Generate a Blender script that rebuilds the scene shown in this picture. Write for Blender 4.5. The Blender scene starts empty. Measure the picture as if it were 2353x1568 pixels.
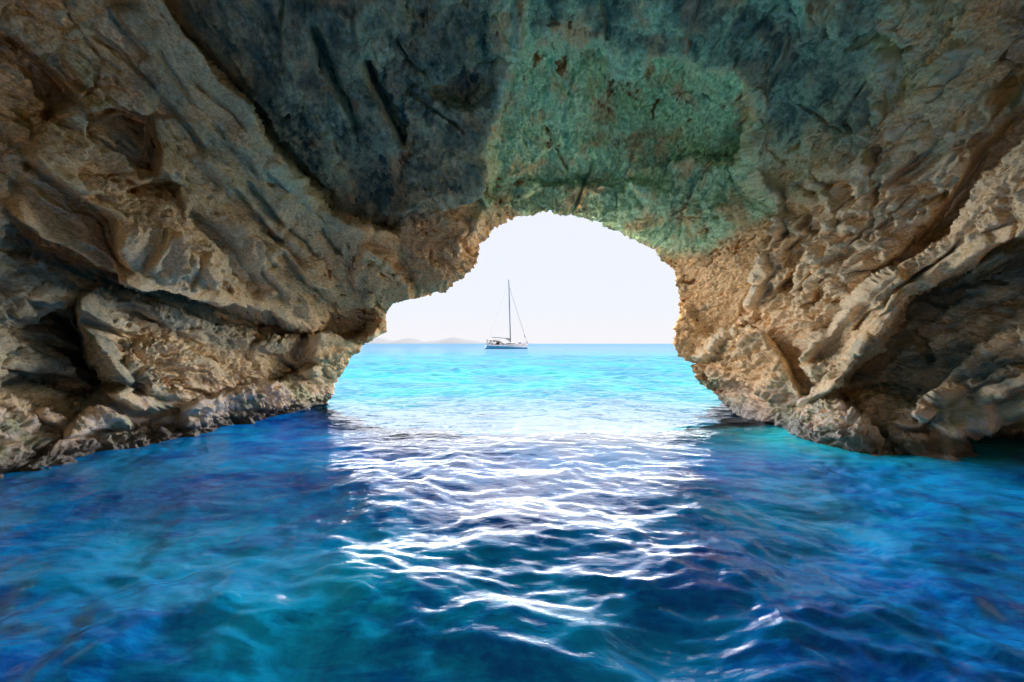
import bpy, bmesh, math, os, random
import numpy as np
from concurrent.futures import ThreadPoolExecutor
from mathutils import Vector

Q = float(os.environ.get('CAVE_Q', '1.0'))          # mesh density for quick tests
C = bpy.context.scene.collection
SC = bpy.context.scene
random.seed(4)
EYE = 1.7                                            # eye height of someone standing in a small boat
F = 1176.5                                           # focal length in units of the 2353 wide survey grid
f32 = np.float32

# ------------------------------------------------------------------ noise
rng = np.random.default_rng(7)
PERM = np.concatenate([rng.permutation(256)] * 3).astype(np.int32)
_g = rng.normal(size=(256, 3)); _g /= np.linalg.norm(_g, axis=1)[:, None]
GRAD = _g.astype(f32)
RND = rng.random((256, 8)).astype(f32)

def chunked(fn, pts, nout=1, size=60000):
    n = len(pts)
    parts = [(i, min(n, i + size)) for i in range(0, n, size)]
    out = np.empty((n, nout), f32)
    def job(p):
        out[p[0]:p[1]] = fn(pts[p[0]:p[1]]).reshape(-1, nout)
    with ThreadPoolExecutor(4) as ex:
        list(ex.map(job, parts))
    return out[:, 0] if nout == 1 else out

def perlin(pts, seed=0):
    def fn(p):
        p = p + f32(seed * 17.31 + 100.0)
        fl = np.floor(p); i = fl.astype(np.int32) & 255; t = (p - fl).astype(f32)
        u = t * t * t * (t * (t * 6 - 15) + 10)
        res = 0
        for dx in (0, 1):
            a = PERM[i[:, 0] + dx]
            wx = u[:, 0] if dx else 1 - u[:, 0]
            for dy in (0, 1):
                b = PERM[a + ((i[:, 1] + dy) & 255)]
                wy = u[:, 1] if dy else 1 - u[:, 1]
                for dz in (0, 1):
                    h = PERM[b + ((i[:, 2] + dz) & 255)]
                    wz = u[:, 2] if dz else 1 - u[:, 2]
                    g = GRAD[h]
                    res = res + wx * wy * wz * (g[:, 0] * (t[:, 0] - dx) + g[:, 1] * (t[:, 1] - dy) + g[:, 2] * (t[:, 2] - dz))
        return res * f32(1.5)
    return chunked(fn, pts)

def fbm(pts, octv=4, gain=0.5, seed=0, ridged=False):
    a, s, out = 1.0, 1.0, 0
    for k in range(octv):
        n = perlin(pts * f32(s), seed + k)
        if ridged: n = 1 - 2 * np.abs(n)
        out = out + n * f32(a); a *= gain; s *= 2.07
    return out

def facets(pts, seed=0):
    """cellular noise: (F1, F2, random height of the cell, tilted plane through the cell, second random)"""
    def fn(p):
        p = p + f32(seed * 31.7 + 60.0)
        b = np.floor(p - 0.5).astype(np.int32)
        n = len(p)
        d1 = np.full(n, 9, f32); d2 = np.full(n, 9, f32)
        hh = np.zeros(n, np.int32); tilt = np.zeros(n, f32)
        for dx in (0, 1):
            for dy in (0, 1):
                for dz in (0, 1):
                    c = b + np.array([dx, dy, dz], np.int32)
                    h = PERM[PERM[PERM[c[:, 0] & 255] + (c[:, 1] & 255)] + (c[:, 2] & 255)]
                    r = RND[h]
                    q = p - c - (0.5 + 0.85 * (r[:, :3] - 0.5))
                    d = np.einsum('ij,ij->i', q, q).astype(f32)
                    near = d < d1
                    d2 = np.where(near, d1, np.minimum(d2, d))
                    d1 = np.where(near, d, d1)
                    hh = np.where(near, h, hh)
                    g = GRAD[(h * 7 + 3) & 255]
                    tilt = np.where(near, np.einsum('ij,ij->i', q, g), tilt)
        return np.stack([np.sqrt(d1), np.sqrt(d2), RND[hh, 4] - 0.5, tilt, RND[hh, 5]], 1)
    return chunked(fn, pts, 5)

def sstep(a, b, x):
    t = np.clip((x - a) / (b - a), 0, 1)
    return t * t * (3 - 2 * t)

# ------------------------------------------------------------------ helpers
def tag(o, label=None, cat=None, group=None, kind=None):
    if label: o['label'] = label
    if cat: o['category'] = cat
    if group: o['group'] = group
    if kind: o['kind'] = kind
    return o

def link(name, me, mat=None, parent=None):
    o = bpy.data.objects.new(name, me); C.objects.link(o)
    if mat: me.materials.append(mat)
    if parent: o.parent = parent
    return o

def grid_mesh(name, P, closed_u=False, flip=False, keep=None):
    """P: (rows, cols, 3) -> quad mesh built straight from arrays"""
    r, c = P.shape[:2]
    idx = np.arange(r * c, dtype=np.int32).reshape(r, c)
    if closed_u: idx = np.concatenate([idx, idx[:, :1]], 1)
    a, b, d, e = idx[:-1, :-1], idx[:-1, 1:], idx[1:, 1:], idx[1:, :-1]
    quads = np.stack([a, e, d, b] if flip else [a, b, d, e], -1).reshape(-1, 4)
    if keep is not None: quads = quads[keep[:-1, :-1].reshape(-1)]
    me = bpy.data.meshes.new(name)
    me.vertices.add(r * c); me.vertices.foreach_set('co', P.reshape(-1).astype(f32))
    me.loops.add(quads.size); me.loops.foreach_set('vertex_index', quads.reshape(-1))
    me.polygons.add(len(quads))
    me.polygons.foreach_set('loop_start', np.arange(0, quads.size, 4, dtype=np.int32))
    me.polygons.foreach_set('use_smooth', np.ones(len(quads), bool))
    me.update(calc_edges=True)
    return me

def attr(me, name, v):
    a = me.attributes.new(name, 'FLOAT', 'POINT'); a.data.foreach_set('value', np.ascontiguousarray(v.reshape(-1), f32))

class N:
    """small node-tree writer"""
    def __init__(s, name):
        s.m = bpy.data.materials.new(name); s.m.use_nodes = True; s.t = s.m.node_tree
        s.b = s.t.nodes['Principled BSDF']; s.out = s.t.nodes['Material Output']
    def n(s, typ, **kw):
        x = s.t.nodes.new(typ)
        for k, v in kw.items():
            if k.startswith('i_'):
                key = k[2:]; key = int(key) if key.isdigit() else key.replace('_', ' ')
                s.put(x.inputs[key], v)
            else: setattr(x, k, v)
        return x
    def put(s, sock, v):
        if isinstance(v, bpy.types.NodeSocket): s.t.links.new(v, sock)
        else: sock.default_value = v
    def set(s, key, v): s.put(s.b.inputs[key], v)
    def math(s, op, a, b=0.0, clamp=False):
        x = s.n('ShaderNodeMath', operation=op, use_clamp=clamp); s.put(x.inputs[0], a); s.put(x.inputs[1], b); return x.outputs[0]
    def mix(s, fac, a, b, blend='MIX'):
        x = s.n('ShaderNodeMix', data_type='RGBA', blend_type=blend)
        s.put(x.inputs[0], fac); s.put(x.inputs[6], a); s.put(x.inputs[7], b); return x.outputs[2]
    def ramp(s, v, a, b, lo=0.0, hi=1.0):
        x = s.n('ShaderNodeMapRange', interpolation_type='SMOOTHSTEP'); s.put(x.inputs[0], v)
        for k, q in zip((1, 2, 3, 4), (a, b, lo, hi)): x.inputs[k].default_value = q
        return x.outputs[0]
    def attr(s, name): return s.n('ShaderNodeAttribute', attribute_name=name).outputs['Fac']
    def noise(s, vec, scale, detail=4, rough=0.55, dist=0.0):
        x = s.n('ShaderNodeTexNoise', i_Scale=scale, i_Detail=detail, i_Roughness=rough, i_Distortion=dist)
        s.put(x.inputs['Vector'], vec); return x.outputs['Fac']
    def pos(s, scale=(1, 1, 1), rot=(0, 0, 0)):
        g = s.n('ShaderNodeNewGeometry'); x = s.n('ShaderNodeMapping'); s.put(x.inputs[0], g.outputs['Position'])
        x.inputs['Scale'].default_value = scale; x.inputs['Rotation'].default_value = rot; return x.outputs[0]
    def bump(s, h, strength, dist, normal=None):
        x = s.n('ShaderNodeBump', i_Strength=strength, i_Distance=dist); s.put(x.inputs['Height'], h)
        if normal: s.put(x.inputs['Normal'], normal)
        return x.outputs[0]

def rgb(r, g, b): return (r, g, b, 1.0)

def simple(name, col, rough=0.5, metal=0.0, var=0.06, scale=6.0):
    m = N(name)
    t = m.noise(m.pos(), scale, 3)
    dark = tuple(max(0, c * (1 - 2 * var)) for c in col)
    m.set('Base Color', m.mix(t, rgb(*dark), rgb(*col)))
    m.set('Roughness', rough); m.set('Metallic', metal); m.set('Specular IOR Level', .03)
    return m.m

# ------------------------------------------------------------------ sea cave
CX, CY = 1270.0, 800.0                               # survey grid: middle of the arch mouth
OUTLINE = [(700,1150),(722,1000),(738,929),(758,883),(792,839),(815,810),(853,781),(880,751),(893,708),(906,697),(953,688),(982,682),
 (1000,662),(1026,660),(1041,643),(1060,634),(1085,611),(1097,590),(1098,561),(1117,530),(1146,511),(1205,495),(1249,482),(1278,489),
 (1318,496),(1370,507),(1406,527),(1458,551),(1496,570),(1525,596),(1552,620),(1555,658),(1565,705),(1559,760),(1562,790),(1584,813),
 (1603,829),(1598,843),(1602,869),(1628,888),(1657,930),(1690,960),(1720,1050),(1745,1150)]
RIMD = [(-140,13.9),(-104,14.4),(-85,14.1),(-70,13.8),(-55,13.6),(-40,14.1),(-10,15.0),(20,15.2),(45,15.0),(65,14.6),(90,14.4),(104,14.0),(112,13.0),(140,12.7)]

def dirs(px, py):
    return np.stack([(px - 1176.5) / F, np.ones_like(px), (790 - py) / F], -1)

AX = dirs(np.array([CX]), np.array([CY]))[0]; AX /= np.linalg.norm(AX)
EX = np.cross(AX, [0, 0, 1]); EX /= np.linalg.norm(EX)   # right
EZ = np.cross(EX, AX)                                     # up
def to_polar(d):
    d = d / np.linalg.norm(d, axis=-1, keepdims=True)
    return np.arctan2(d @ EX, d @ EZ), np.arccos(np.clip(d @ AX, -1, 1))
def from_polar(th, ph):
    s = np.sin(ph)[..., None]
    return np.cos(ph)[..., None] * AX + s * (np.sin(th)[..., None] * EX + np.cos(th)[..., None] * EZ)

WATERLINE_L = [(738,929),(700,942),(560,966),(430,1000),(330,1018),(250,1038),(120,1085),(0,1112),(-400,1250)]
WATERLINE_R = [(1690,948),(1760,972),(1830,990),(1960,1030),(2100,1058),(2170,1075),(2353,1092),(2700,1200)]
CTRL = [(x, y, 2000.0 / (y - 790)) for x, y in WATERLINE_L + WATERLINE_R]
CTRL += [(738,1060,14),(430,1150,9.6),(250,1260,8.2),(0,1400,6.2),(1700,1100,12.6),(1960,1200,8.4),(2170,1260,7.2),(2400,1400,6.4)]
CTRL += [(893,708,13.9),(1000,662,13.6),(1098,561,14.2),(1249,482,15.1),(1458,551,15.1),(1555,658,14.7),(1562,790,14.4),(1602,869,14.2)]
CTRL += [(0,790,6.7),(0,500,6.5),(0,0,6.2),(300,790,8.4),(500,800,10.2),(650,800,12.0),(800,760,13.6),(450,400,9.2),(700,600,12.2),
 (880,620,13.2),(200,300,7.2),(360,0,7.4),(560,250,9.4),(900,500,12.2),(900,200,10.4),(1176,0,9.2),(1176,150,10.8),(700,0,8.6),
 (1100,450,13.4),(1450,300,13.4),(1450,110,11.6),(1400,460,14.8),(1700,0,8.8),(2000,0,7.4),(1760,300,11.8),(1650,600,13.6),
 (1780,550,12.0),(1700,800,12.9),(2000,500,9.2),(2000,800,8.8),(2100,250,7.7),(2353,0,6.0),(2353,400,6.5),(2353,800,6.9),(2200,1000,7.3),(1176,-386,6.8)]
cd = [(np.array([(x - 1176.5) / F, 1, (790 - y) / F]), None, z) for x, y, z in CTRL]
cu, cr = [], []
for d, _, z in cd:
    l = np.linalg.norm(d); cu.append(d / l); cr.append(l * z)
for d, r in [((-1,0,0),6.2),((-1,0,1),7.4),((0,0,1),7.2),((1,0,1),7.4),((1,0,0),6.3),((-1,-1,0),8.2),((1,-1,0),8.2),((0,-1,.3),10.5),((0,-1,1),8.6),
             ((-1,0,-.4),6.0),((1,0,-.4),6.1),((-1,-1,-.4),8),((1,-1,-.4),8),((-.6,-1,1),8.4),((.6,-1,1),8.4)]:
    d = np.array(d, float); cu.append(d / np.linalg.norm(d)); cr.append(r)
cu = np.array(cu); cr = np.log(np.array(cr))
def rbf_fit(X, y, lam=3e-4):
    n = len(X); K = np.linalg.norm(X[:, None] - X[None], axis=2) ** 1.5
    Pm = np.concatenate([np.ones((n, 1)), X], 1)
    A = np.block([[K - lam * np.eye(n), Pm], [Pm.T, np.zeros((4, 4))]])
    return np.linalg.solve(A, np.concatenate([y, np.zeros(4)]))
W = rbf_fit(cu, cr)
def rbf(d):
    sh = d.shape[:-1]; D = d.reshape(-1, 3)
    K = np.linalg.norm(D[:, None] - cu[None], axis=2) ** 1.5
    return (K @ W[:len(cu)] + W[len(cu)] + D @ W[len(cu) + 1:]).reshape(sh)

NT = int(1750 * Q)
NS = int(600 * Q)
NB = int(60 * Q)
th = np.linspace(math.radians(-122), math.radians(124), NT)
ot, op = to_polar(dirs(np.array([p[0] for p in OUTLINE], float), np.array([p[1] for p in OUTLINE], float)))
prim = np.interp(th, ot, op)
tt3 = np.stack([th * 14, th * 0, th * 0], 1).astype(f32)
prim = prim + .0055 * fbm(tt3, 5, .58, 210) - .003 * np.abs(perlin(tt3 * f32(2.1), 214))
rimd = np.interp(np.degrees(th), [a for a, _ in RIMD], [b for _, b in RIMD])
k = np.ones(9) / 9
rimd = np.convolve(np.pad(rimd, 4, 'edge'), k, 'valid')
PHV = math.radians(63)
s1 = np.linspace(0, 1, NS)
ph_a = prim[None] + (PHV - prim[None]) * (0.75 * s1 + 0.25 * s1 ** 2)[:, None]
s2 = np.linspace(0, 1, NB + 1)[1:]
ph_b = np.broadcast_to((PHV + (math.radians(179.8) - PHV) * s2 ** 1.25)[:, None], (NB, NT))
PH = np.concatenate([ph_a, ph_b], 0); TH = np.broadcast_to(th[None], PH.shape)
NR = PH.shape[0]
# coarse evaluation of the smooth cave shape, then bilinear up-sampling
ci = np.unique(np.linspace(0, NR - 1, 150).astype(int)); cj = np.unique(np.linspace(0, NT - 1, 220).astype(int))
dc = from_polar(TH[np.ix_(ci, cj)], PH[np.ix_(ci, cj)])
lc = rbf(dc)
t1 = np.array([np.interp(np.arange(NT), cj, row) for row in lc])
LR = np.array([np.interp(np.arange(NR), ci, t1[:, j]) for j in range(NT)]).T
D = from_polar(TH, PH)
R0 = np.exp(LR)
# pull the mouth row to the surveyed depths
rim_r = rimd / D[0][:, 1]
wrim = np.exp(-((PH - prim[None]) / 0.07) ** 2)
R0 = R0 * (1 - wrim) + (R0 + (rim_r - R0[0])[None]) * wrim
# survey-grid coordinates of every direction in front
yy = np.maximum(D[..., 1], 0.08)
PX = (1176.5 + F * D[..., 0] / yy).astype(f32); PY = (790 - F * D[..., 2] / yy).astype(f32)
front = (D[..., 1] > 0.1)
PX = np.where(front, PX, f32(99999)); PY = np.where(front, PY, f32(99999))
P0 = (D * R0[..., None]).astype(f32)
flat = P0.reshape(-1, 3)
w1 = perlin(flat * f32(0.9), 40).reshape(NR, NT); w2 = perlin(flat * f32(0.9), 41).reshape(NR, NT)
w3 = fbm(flat * f32(3.1), 2, .6, 42).reshape(NR, NT); w4 = fbm(flat * f32(3.1), 2, .6, 44).reshape(NR, NT)
WX = PX + 10 * w1 + 2.5 * w3; WY = PY + 10 * w2 + 2.5 * w4
del w1, w2, w3, w4
BREAK = np.clip(.55 + .9 * fbm(flat * f32(1.6), 3, .6, 46).reshape(NR, NT), .08, 1.1).astype(f32)

DR = np.zeros((NR, NT), f32)
CRUST = np.zeros((NR, NT), f32)
def polydist(path, x, y):
    best = np.full(x.shape, 1e9, f32); sd = np.zeros(x.shape, f32); along = np.zeros(x.shape, f32)
    m = len(path) - 1
    for i in range(m):
        (ax, ay), (bx, by) = path[i], path[i + 1]
        vx, vy = bx - ax, by - ay; L2 = vx * vx + vy * vy
        tt = ((x - ax) * vx + (y - ay) * vy) / L2; tc = np.clip(tt, 0, 1)
        d = np.hypot(x - ax - tc * vx, y - ay - tc * vy)
        cr_ = vx * (y - ay) - vy * (x - ax)
        n = d < best
        best = np.where(n, d, best); sd = np.where(n, np.sign(cr_) * d, sd); along = np.where(n, (i + tc) / m, along)
    return best, sd, along
def region(path, margin):
    xs = [p[0] for p in path]; ys = [p[1] for p in path]
    return (WX > min(xs) - margin) & (WX < max(xs) + margin) & (WY > min(ys) - margin) & (WY < max(ys) + margin)
def ends(al, soft):                                  # a feature dies out towards its two ends
    return sstep(0, soft, al) * sstep(0, soft, 1 - al) if soft > 0 else 1.0
def ledge(path, aR, dR, aL, dL, w=5, soft=0.06):
    """step along a path: metres the rock stands back on the right / left hand and how far (grid units) it fades"""
    m = region(path, 3.2 * max(dR, dL)); b, sd, al = polydist(path, WX[m], WY[m])
    q = sstep(-w, w, sd)
    v = aR * np.exp(-np.maximum(sd, 0) / dR) * q + aL * np.exp(-np.maximum(-sd, 0) / dL) * (1 - q)
    DR[m] += v * ends(al, soft)
def ridge(path, a, w, soft=0.12, crust=0.0):
    m = region(path, 4 * w); b, sd, al = polydist(path, WX[m], WY[m])
    g = np.exp(-(b / w) ** 2) * ends(al, soft) * (BREAK[m] if a < 0 else 1)
    DR[m] += a * g
    if crust: CRUST[m] = np.maximum(CRUST[m], .8 * crust * np.exp(-(b / (1.5 * w)) ** 2) * ends(al, soft) * BREAK[m])
def hollow(poly, a, w):
    m = region(poly, 4 * w); x, y = WX[m], WY[m]
    path = poly + [poly[0]]
    b, _, _ = polydist(path, x, y)
    ins = np.zeros(x.shape, bool)
    for i in range(len(poly)):
        (ax, ay), (bx, by) = path[i], path[i + 1]
        if ay == by: continue
        ins ^= ((ay > y) != (by > y)) & (x < (bx - ax) * (y - ay) / (by - ay) + ax)
    s = np.where(ins, b, -b)
    DR[m] += a * sstep(-w * .4, w, s)

# the great fissure between the left slab and the roof
FISS = [(330,-60),(365,0),(420,85),(500,180),(560,245),(590,310),(650,385),(700,430),(770,485),(860,528),(930,535)]
ledge(FISS, -.25, 130, .75, 170, 7)
ridge([(x + 14, y - 8) for x, y in FISS[:-2]], .8, 13)
ridge([(835,100),(860,170),(885,230),(910,290),(935,345)], .55, 11)
ridge([(700,20),(740,110),(800,220),(830,320)], .3, 12)
hollow([(960,185),(1000,150),(1060,60),(1110,40),(1150,110),(1130,200),(1060,260),(980,230)], .45, 26)
# the bright recessed panel over the arch
PANEL = [(1105,480),(1120,380),(1115,310),(1150,230),(1165,170),(1185,120),(1250,92),(1320,95),(1385,97),(1391,142),(1420,152),(1485,150),
         (1495,118),(1560,122),(1620,145),(1690,175),(1735,215),(1748,255),(1735,300),(1725,350),(1732,395)]
ledge(PANEL, .70, 260, -.22, 70, 11, .05)
ridge(PANEL, -.16, 8, .05, .7)
ridge([(1200,-20),(1195,60),(1182,120)], -.2, 9, .1, .5)
ridge([(1592,-20),(1588,60),(1575,118)], -.22, 9, .1, .6)
ridge([(1391,95),(1396,40),(1380,-20)], .2, 8)
ledge([(860,505),(960,480),(1050,458),(1112,446)], .3, 60, -.3, 80, 6)
ridge([(860,505),(960,480),(1050,458),(1112,446)], -.1, 9, .1, .6)
ridge([(1108,470),(1085,520),(1050,560),(1010,610)], -.22, 16, .15, .4)
ledge([(1180,420),(1300,430),(1420,425),(1560,450)], -.18, 60, .12, 60, 10)
# left wall
ledge([(560,797),(640,790),(700,788),(760,776),(830,765),(862,752)], -.35, 55, .5, 90, 5)
ridge([(560,797),(640,790),(700,788),(760,776),(830,765),(862,752)], .4, 7)
ledge([(-20,470),(100,540),(250,600),(380,650),(500,690),(640,722),(750,765)], .9, 120, -.3, 120, 9)
ledge([(-20,845),(120,870),(230,905),(335,942),(420,930)], .45, 60, -.25, 60, 6)
ledge([(165,680),(190,760),(215,830),(275,895)], 1.2, 140, -.2, 90, 10)
ledge([(205,262),(260,275),(310,272),(360,285)], .5, 55, -.15, 50, 5)
ledge([(362,285),(370,340),(372,410)], .35, 60, -.2, 50, 6)
ledge([(268,442),(330,424),(392,414),(430,425)], .35, 45, -.22, 40, 5)
ledge([(-10,60),(60,90),(140,170),(190,235)], .5, 70, -.1, 60, 7)
ledge([(60,360),(140,420),(240,500),(320,590)], .3, 60, -.2, 60, 7)
ridge([(420,470),(520,580),(600,690)], .3, 16); ridge([(520,430),(600,520),(700,620)], .22, 13)
ridge([(600,560),(680,650),(720,700)], -.2, 18); ridge([(330,560),(470,640)], -.25, 22)
ledge([(620,560),(700,640),(780,690),(860,720)], .22, 70, -.2, 60, 8)
ledge([(830,560),(900,600),(940,650),(950,690)], -.25, 70, .25, 70, 9)
ledge([(400,930),(520,905),(640,880),(730,830)], -.25, 50, .2, 50, 7)
ledge([(60,960),(150,1010),(250,990),(340,955)], .25, 60, -.15, 50, 7)
# right wall
ridge([(1725,190),(1752,240),(1738,320),(1745,400),(1772,470),(1786,540),(1762,630),(1720,710),(1690,760),(1640,800),(1602,830)], -.40, 15, .05, 1.2)
ledge([(1752,240),(1738,320),(1745,400),(1772,470),(1786,540),(1762,630),(1720,710),(1690,760),(1640,800)], .25, 90, -.05, 60, 10)
ledge([(2375,205),(2290,290),(2200,400),(2130,490),(2070,560),(2025,605)], -.1, 50, .4, 75, 7)
BANK = [(2375,305),(2310,350),(2240,420),(2160,510),(2080,590),(2010,660),(1950,720),(1880,800),(1835,855)]
ledge(BANK, .16, 60, -.42, 110, 6)
ridge(BANK, -.08, 9, .1, .5)
ledge([(2375,515),(2300,560),(2230,605),(2150,670),(2080,730),(2030,780),(1960,850),(1890,925)], -.15, 50, 1.0, 190, 9)
ledge([(2375,700),(2280,770),(2190,840),(2120,900),(2090,960)], .0, 50, -.35, 90, 9)
hollow([(2188,1190),(2182,1040),(2225,985),(2300,960),(2420,940),(2700,960),(2760,1300),(2300,1300)], 2.2, 40)
hollow([(1900,760),(1980,690),(2010,700),(1960,800),(1905,840),(1860,850)], .3, 22)
ridge([(2088,15),(2045,120),(2012,230),(1990,330),(1986,400),(1955,475)], -.3, 16, .1, .8)
ridge([(2240,40),(2185,150),(2120,230),(2060,300),(1990,385),(1940,420)], -.26, 14, .1, .8)
ridge([(2365,140),(2285,230),(2225,300),(2150,330)], -.26, 14, .1, .8)
ridge([(1880,-10),(1862,70),(1805,135),(1745,178)], -.16, 8, .1, .6)
ridge([(1800,500),(1850,540),(1905,590),(1945,650),(1965,700)], -.18, 9, .1, .8)
ridge([(1850,380),(1900,470),(1930,540)], -.16, 8, .1, .7); ridge([(1990,400),(2010,470),(2060,520)], -.16, 9, .1, .7)
ledge([(1690,760),(1760,780),(1810,840),(1850,920)], -.15, 60, .35, 70, 9)
ledge([(1620,850),(1660,880),(1720,880),(1780,930)], .3, 60, -.15, 50, 8)

# unseen rock ring around the boat, added to darken the near walls and corners
psi = np.degrees(np.arccos(np.clip(D[..., 1], -1, 1)))
shade_throat = np.exp(-((psi - 73) / 9.5) ** 2)
# the many smaller ledges, ribs and cracks that run with the bedding on both walls, and the joints of the roof
rl = np.random.default_rng(23)
def run(x, y, L, tx, ty, bend):
    pts_ = []
    for kx in range(5):
        pts_.append((x, y)); dx, dy = tx - x, ty - y; l_ = math.hypot(dx, dy)
        a_ = math.atan2(dy, dx) + bend * (kx - 2) * .12 + rl.normal() * .10
        x += math.cos(a_) * L / 4; y += math.sin(a_) * L / 4
    return pts_
for i in range(70):
    x, y = rl.uniform(-80, 860), rl.uniform(-60, 900)
    if y > 1080 - .33 * x - 60 or (x > 380 and y < (x - 360) * 1.05 + 40): continue
    pth = run(x, y, rl.uniform(70, 260) * (1.25 - x / 1300), 1176, 1120, rl.normal() * .8)
    if i % 3 == 0: ridge(pth, rl.uniform(.06, .18), rl.uniform(4, 8), .2)
    else: ledge(pth, rl.uniform(.06, .24), rl.uniform(18, 50), -rl.uniform(.04, .18), rl.uniform(15, 45), rl.uniform(3, 6), .25)
for i in range(70):
    x, y = rl.uniform(1780, 2440), rl.uniform(-60, 950)
    pth = run(x, y, rl.uniform(70, 260) * (.45 + (x - 1700) / 1100), 1176, 1390, rl.normal() * .8)
    if i % 3 == 0: ridge(pth, -rl.uniform(.06, .20), rl.uniform(5, 9), .2, .5)
    else: ledge(pth, -rl.uniform(.03, .16), rl.uniform(15, 45), rl.uniform(.05, .22), rl.uniform(18, 50), rl.uniform(3, 6), .25)
for i in range(46):
    x, y = rl.uniform(480, 2050), rl.uniform(-80, 430)
    if y > 90 + .55 * (x - 480) and x < 1100: continue
    pth = run(x, y, rl.uniform(60, 190), x + rl.normal() * 500 + 250, 900, rl.normal())
    if i % 2: ridge(pth, rl.uniform(.05, .16), rl.uniform(3, 6), .2)
    else: ledge(pth, rl.uniform(.04, .16), rl.uniform(20, 60), -rl.uniform(.03, .12), rl.uniform(20, 50), rl.uniform(3, 6), .25)
for i in range(16):                                    # joints across the green panel and the inner face of the arch
    x, y = rl.uniform(1150, 1700), rl.uniform(120, 520)
    ledge(run(x, y, rl.uniform(60, 170), x + rl.normal() * 300, 700 if i % 2 else y + rl.normal() * 90 + 5, rl.normal()), rl.uniform(.04, .13), rl.uniform(20, 50), -rl.uniform(.03, .1), rl.uniform(20, 40), 4, .25)
side = sstep(.25, .8, np.abs(D[..., 0]) / np.maximum(np.hypot(D[..., 0], D[..., 2]), 1e-3))
DR = DR * 1.85 - R0 * (.27 + .25 * side) * shade_throat * sstep(-.5, -.1, D[..., 2])
R1 = R0 + DR
P1 = (D * R1[..., None]).astype(f32)
def normals(P):
    du = np.gradient(P, axis=1); dv = np.gradient(P, axis=0)
    n = np.cross(du, dv); l = np.linalg.norm(n, axis=2, keepdims=True); n /= np.maximum(l, 1e-9)
    s = np.sign(np.sum(n * D, axis=2, keepdims=True)); s[s == 0] = 1
    return (-n * s).astype(f32)
def blur(A, r):
    for ax in (0, 1):
        pad = [(0, 0)] * A.ndim; pad[ax] = (r + 1, r)
        c = np.cumsum(np.pad(A.astype(np.float64), pad, 'edge'), axis=ax)
        n = A.shape[ax]
        hi = np.take(c, np.arange(2 * r + 1, 2 * r + 1 + n), axis=ax); lo = np.take(c, np.arange(0, n), axis=ax)
        A = (hi - lo) / (2 * r + 1)
    return A.astype(f32)
rb = max(1, int(5 * Q))
N1 = normals(blur(P1, rb * 5))
# bedding frame: planes dip towards the open sea, so chips run down and outwards along both walls
al = math.radians(20)
LDIR = np.array([0, math.cos(al), -math.sin(al)], f32); BDIR = np.array([0, math.sin(al), math.cos(al)], f32)
shp = (NR, NT)
def bed(P):
    p = P.reshape(-1, 3)
    return np.stack([p[:, 0], p @ BDIR, p @ LDIR], 1).astype(f32)
q = bed(P1)
wr = np.stack([perlin(q * f32(.8), 1), perlin(q * f32(.8), 2), perlin(q * f32(.8), 3)], 1)
qw = q + f32(.35) * wr
panel0 = sstep(1080, 1190, PX) * (1 - sstep(1690, 1800, PX)) * sstep(600, 440, PY) * front
right = sstep(1640, 1800, PX) * front
left = 1 - sstep(700, 1050, PX)
roof = sstep(560, 330, PY) * sstep(420, 760, PX) * (1 - sstep(1780, 1950, PX)) * front
big = fbm(q * np.array([.33, .45, .22], f32), 3, .5, 10).reshape(shp)
rid = fbm(qw * np.array([1.9, 2.5, .5], f32), 5, .55, 20, ridged=True).reshape(shp)
fa = facets(qw * np.array([1.35, 1.7, .75], f32), 1)
fb = facets((qw + f32(.08) * wr[:, ::-1]) * np.array([3.6, 4.4, 2.0], f32), 2)
facA = (fa[:, 2] * 1.0 + fa[:, 3] * .9).reshape(shp)
facB = (fb[:, 2] * 1.0 + fb[:, 3] * .9).reshape(shp)
gapA = (fa[:, 1] - fa[:, 0]).reshape(shp)
def zone0(poly, w):
    m = region(poly, 3 * w); out = np.zeros(shp, f32); x, y = WX[m], WY[m]
    b, _, _ = polydist(poly + [poly[0]], x, y); ins = np.zeros(x.shape, bool)
    for i in range(len(poly)):
        (ax, ay), (bx, by) = poly[i], poly[(i + 1) % len(poly)]
        if ay != by: ins ^= ((ay > y) != (by > y)) & (x < (bx - ax) * (y - ay) / (by - ay) + ax)
    out[m] = sstep(-w, w, np.where(ins, b, -b)); return out
calm = np.maximum.reduce([.8 * zone0([(150, -40), (345, -20), (540, 260), (745, 490), (870, 560), (820, 620), (600, 480), (380, 270)], 30), zone0([(2370, 230), (2200, 415), (2060, 590), (1990, 660), (2020, 640), (2120, 530), (2260, 390), (2370, 290)], 12),
    zone0([(1900, 770), (1975, 700), (2005, 705), (1955, 800), (1905, 845), (1865, 845)], 12), .7 * zone0([(1600, 560), (1740, 470), (1765, 560), (1690, 740), (1620, 800), (1580, 760)], 25),
    .75 * zone0([(2370, 340), (2180, 520), (2000, 700), (1900, 830), (2000, 760), (2200, 600), (2370, 490)], 20), .6 * zone0([(1240, -60), (2000, -60), (1950, 400), (1800, 330), (1700, 170), (1480, 110), (1240, 60)], 40)])
rough = np.clip(.62 + .9 * fbm(q * f32(.45), 2, .5, 170).reshape(shp) + .3 * sstep(2.2, .8, P1[..., 2] + EYE), .22, 1.1) * (1 - .85 * calm)
def terr(n, k_, a=.3, b=.7):                           # broken plates: a smooth field cut into steps
    t = n * k_; fl = np.floor(t); return (fl + sstep(a, b, t - fl)) / k_
tA = terr(fbm(qw * np.array([.8, 1.0, .42], f32), 3, .5, 140).reshape(shp), 4.5)
tB = terr(fbm(qw * np.array([2.4, 2.9, 1.15], f32), 3, .55, 150).reshape(shp), 4.0)
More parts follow.
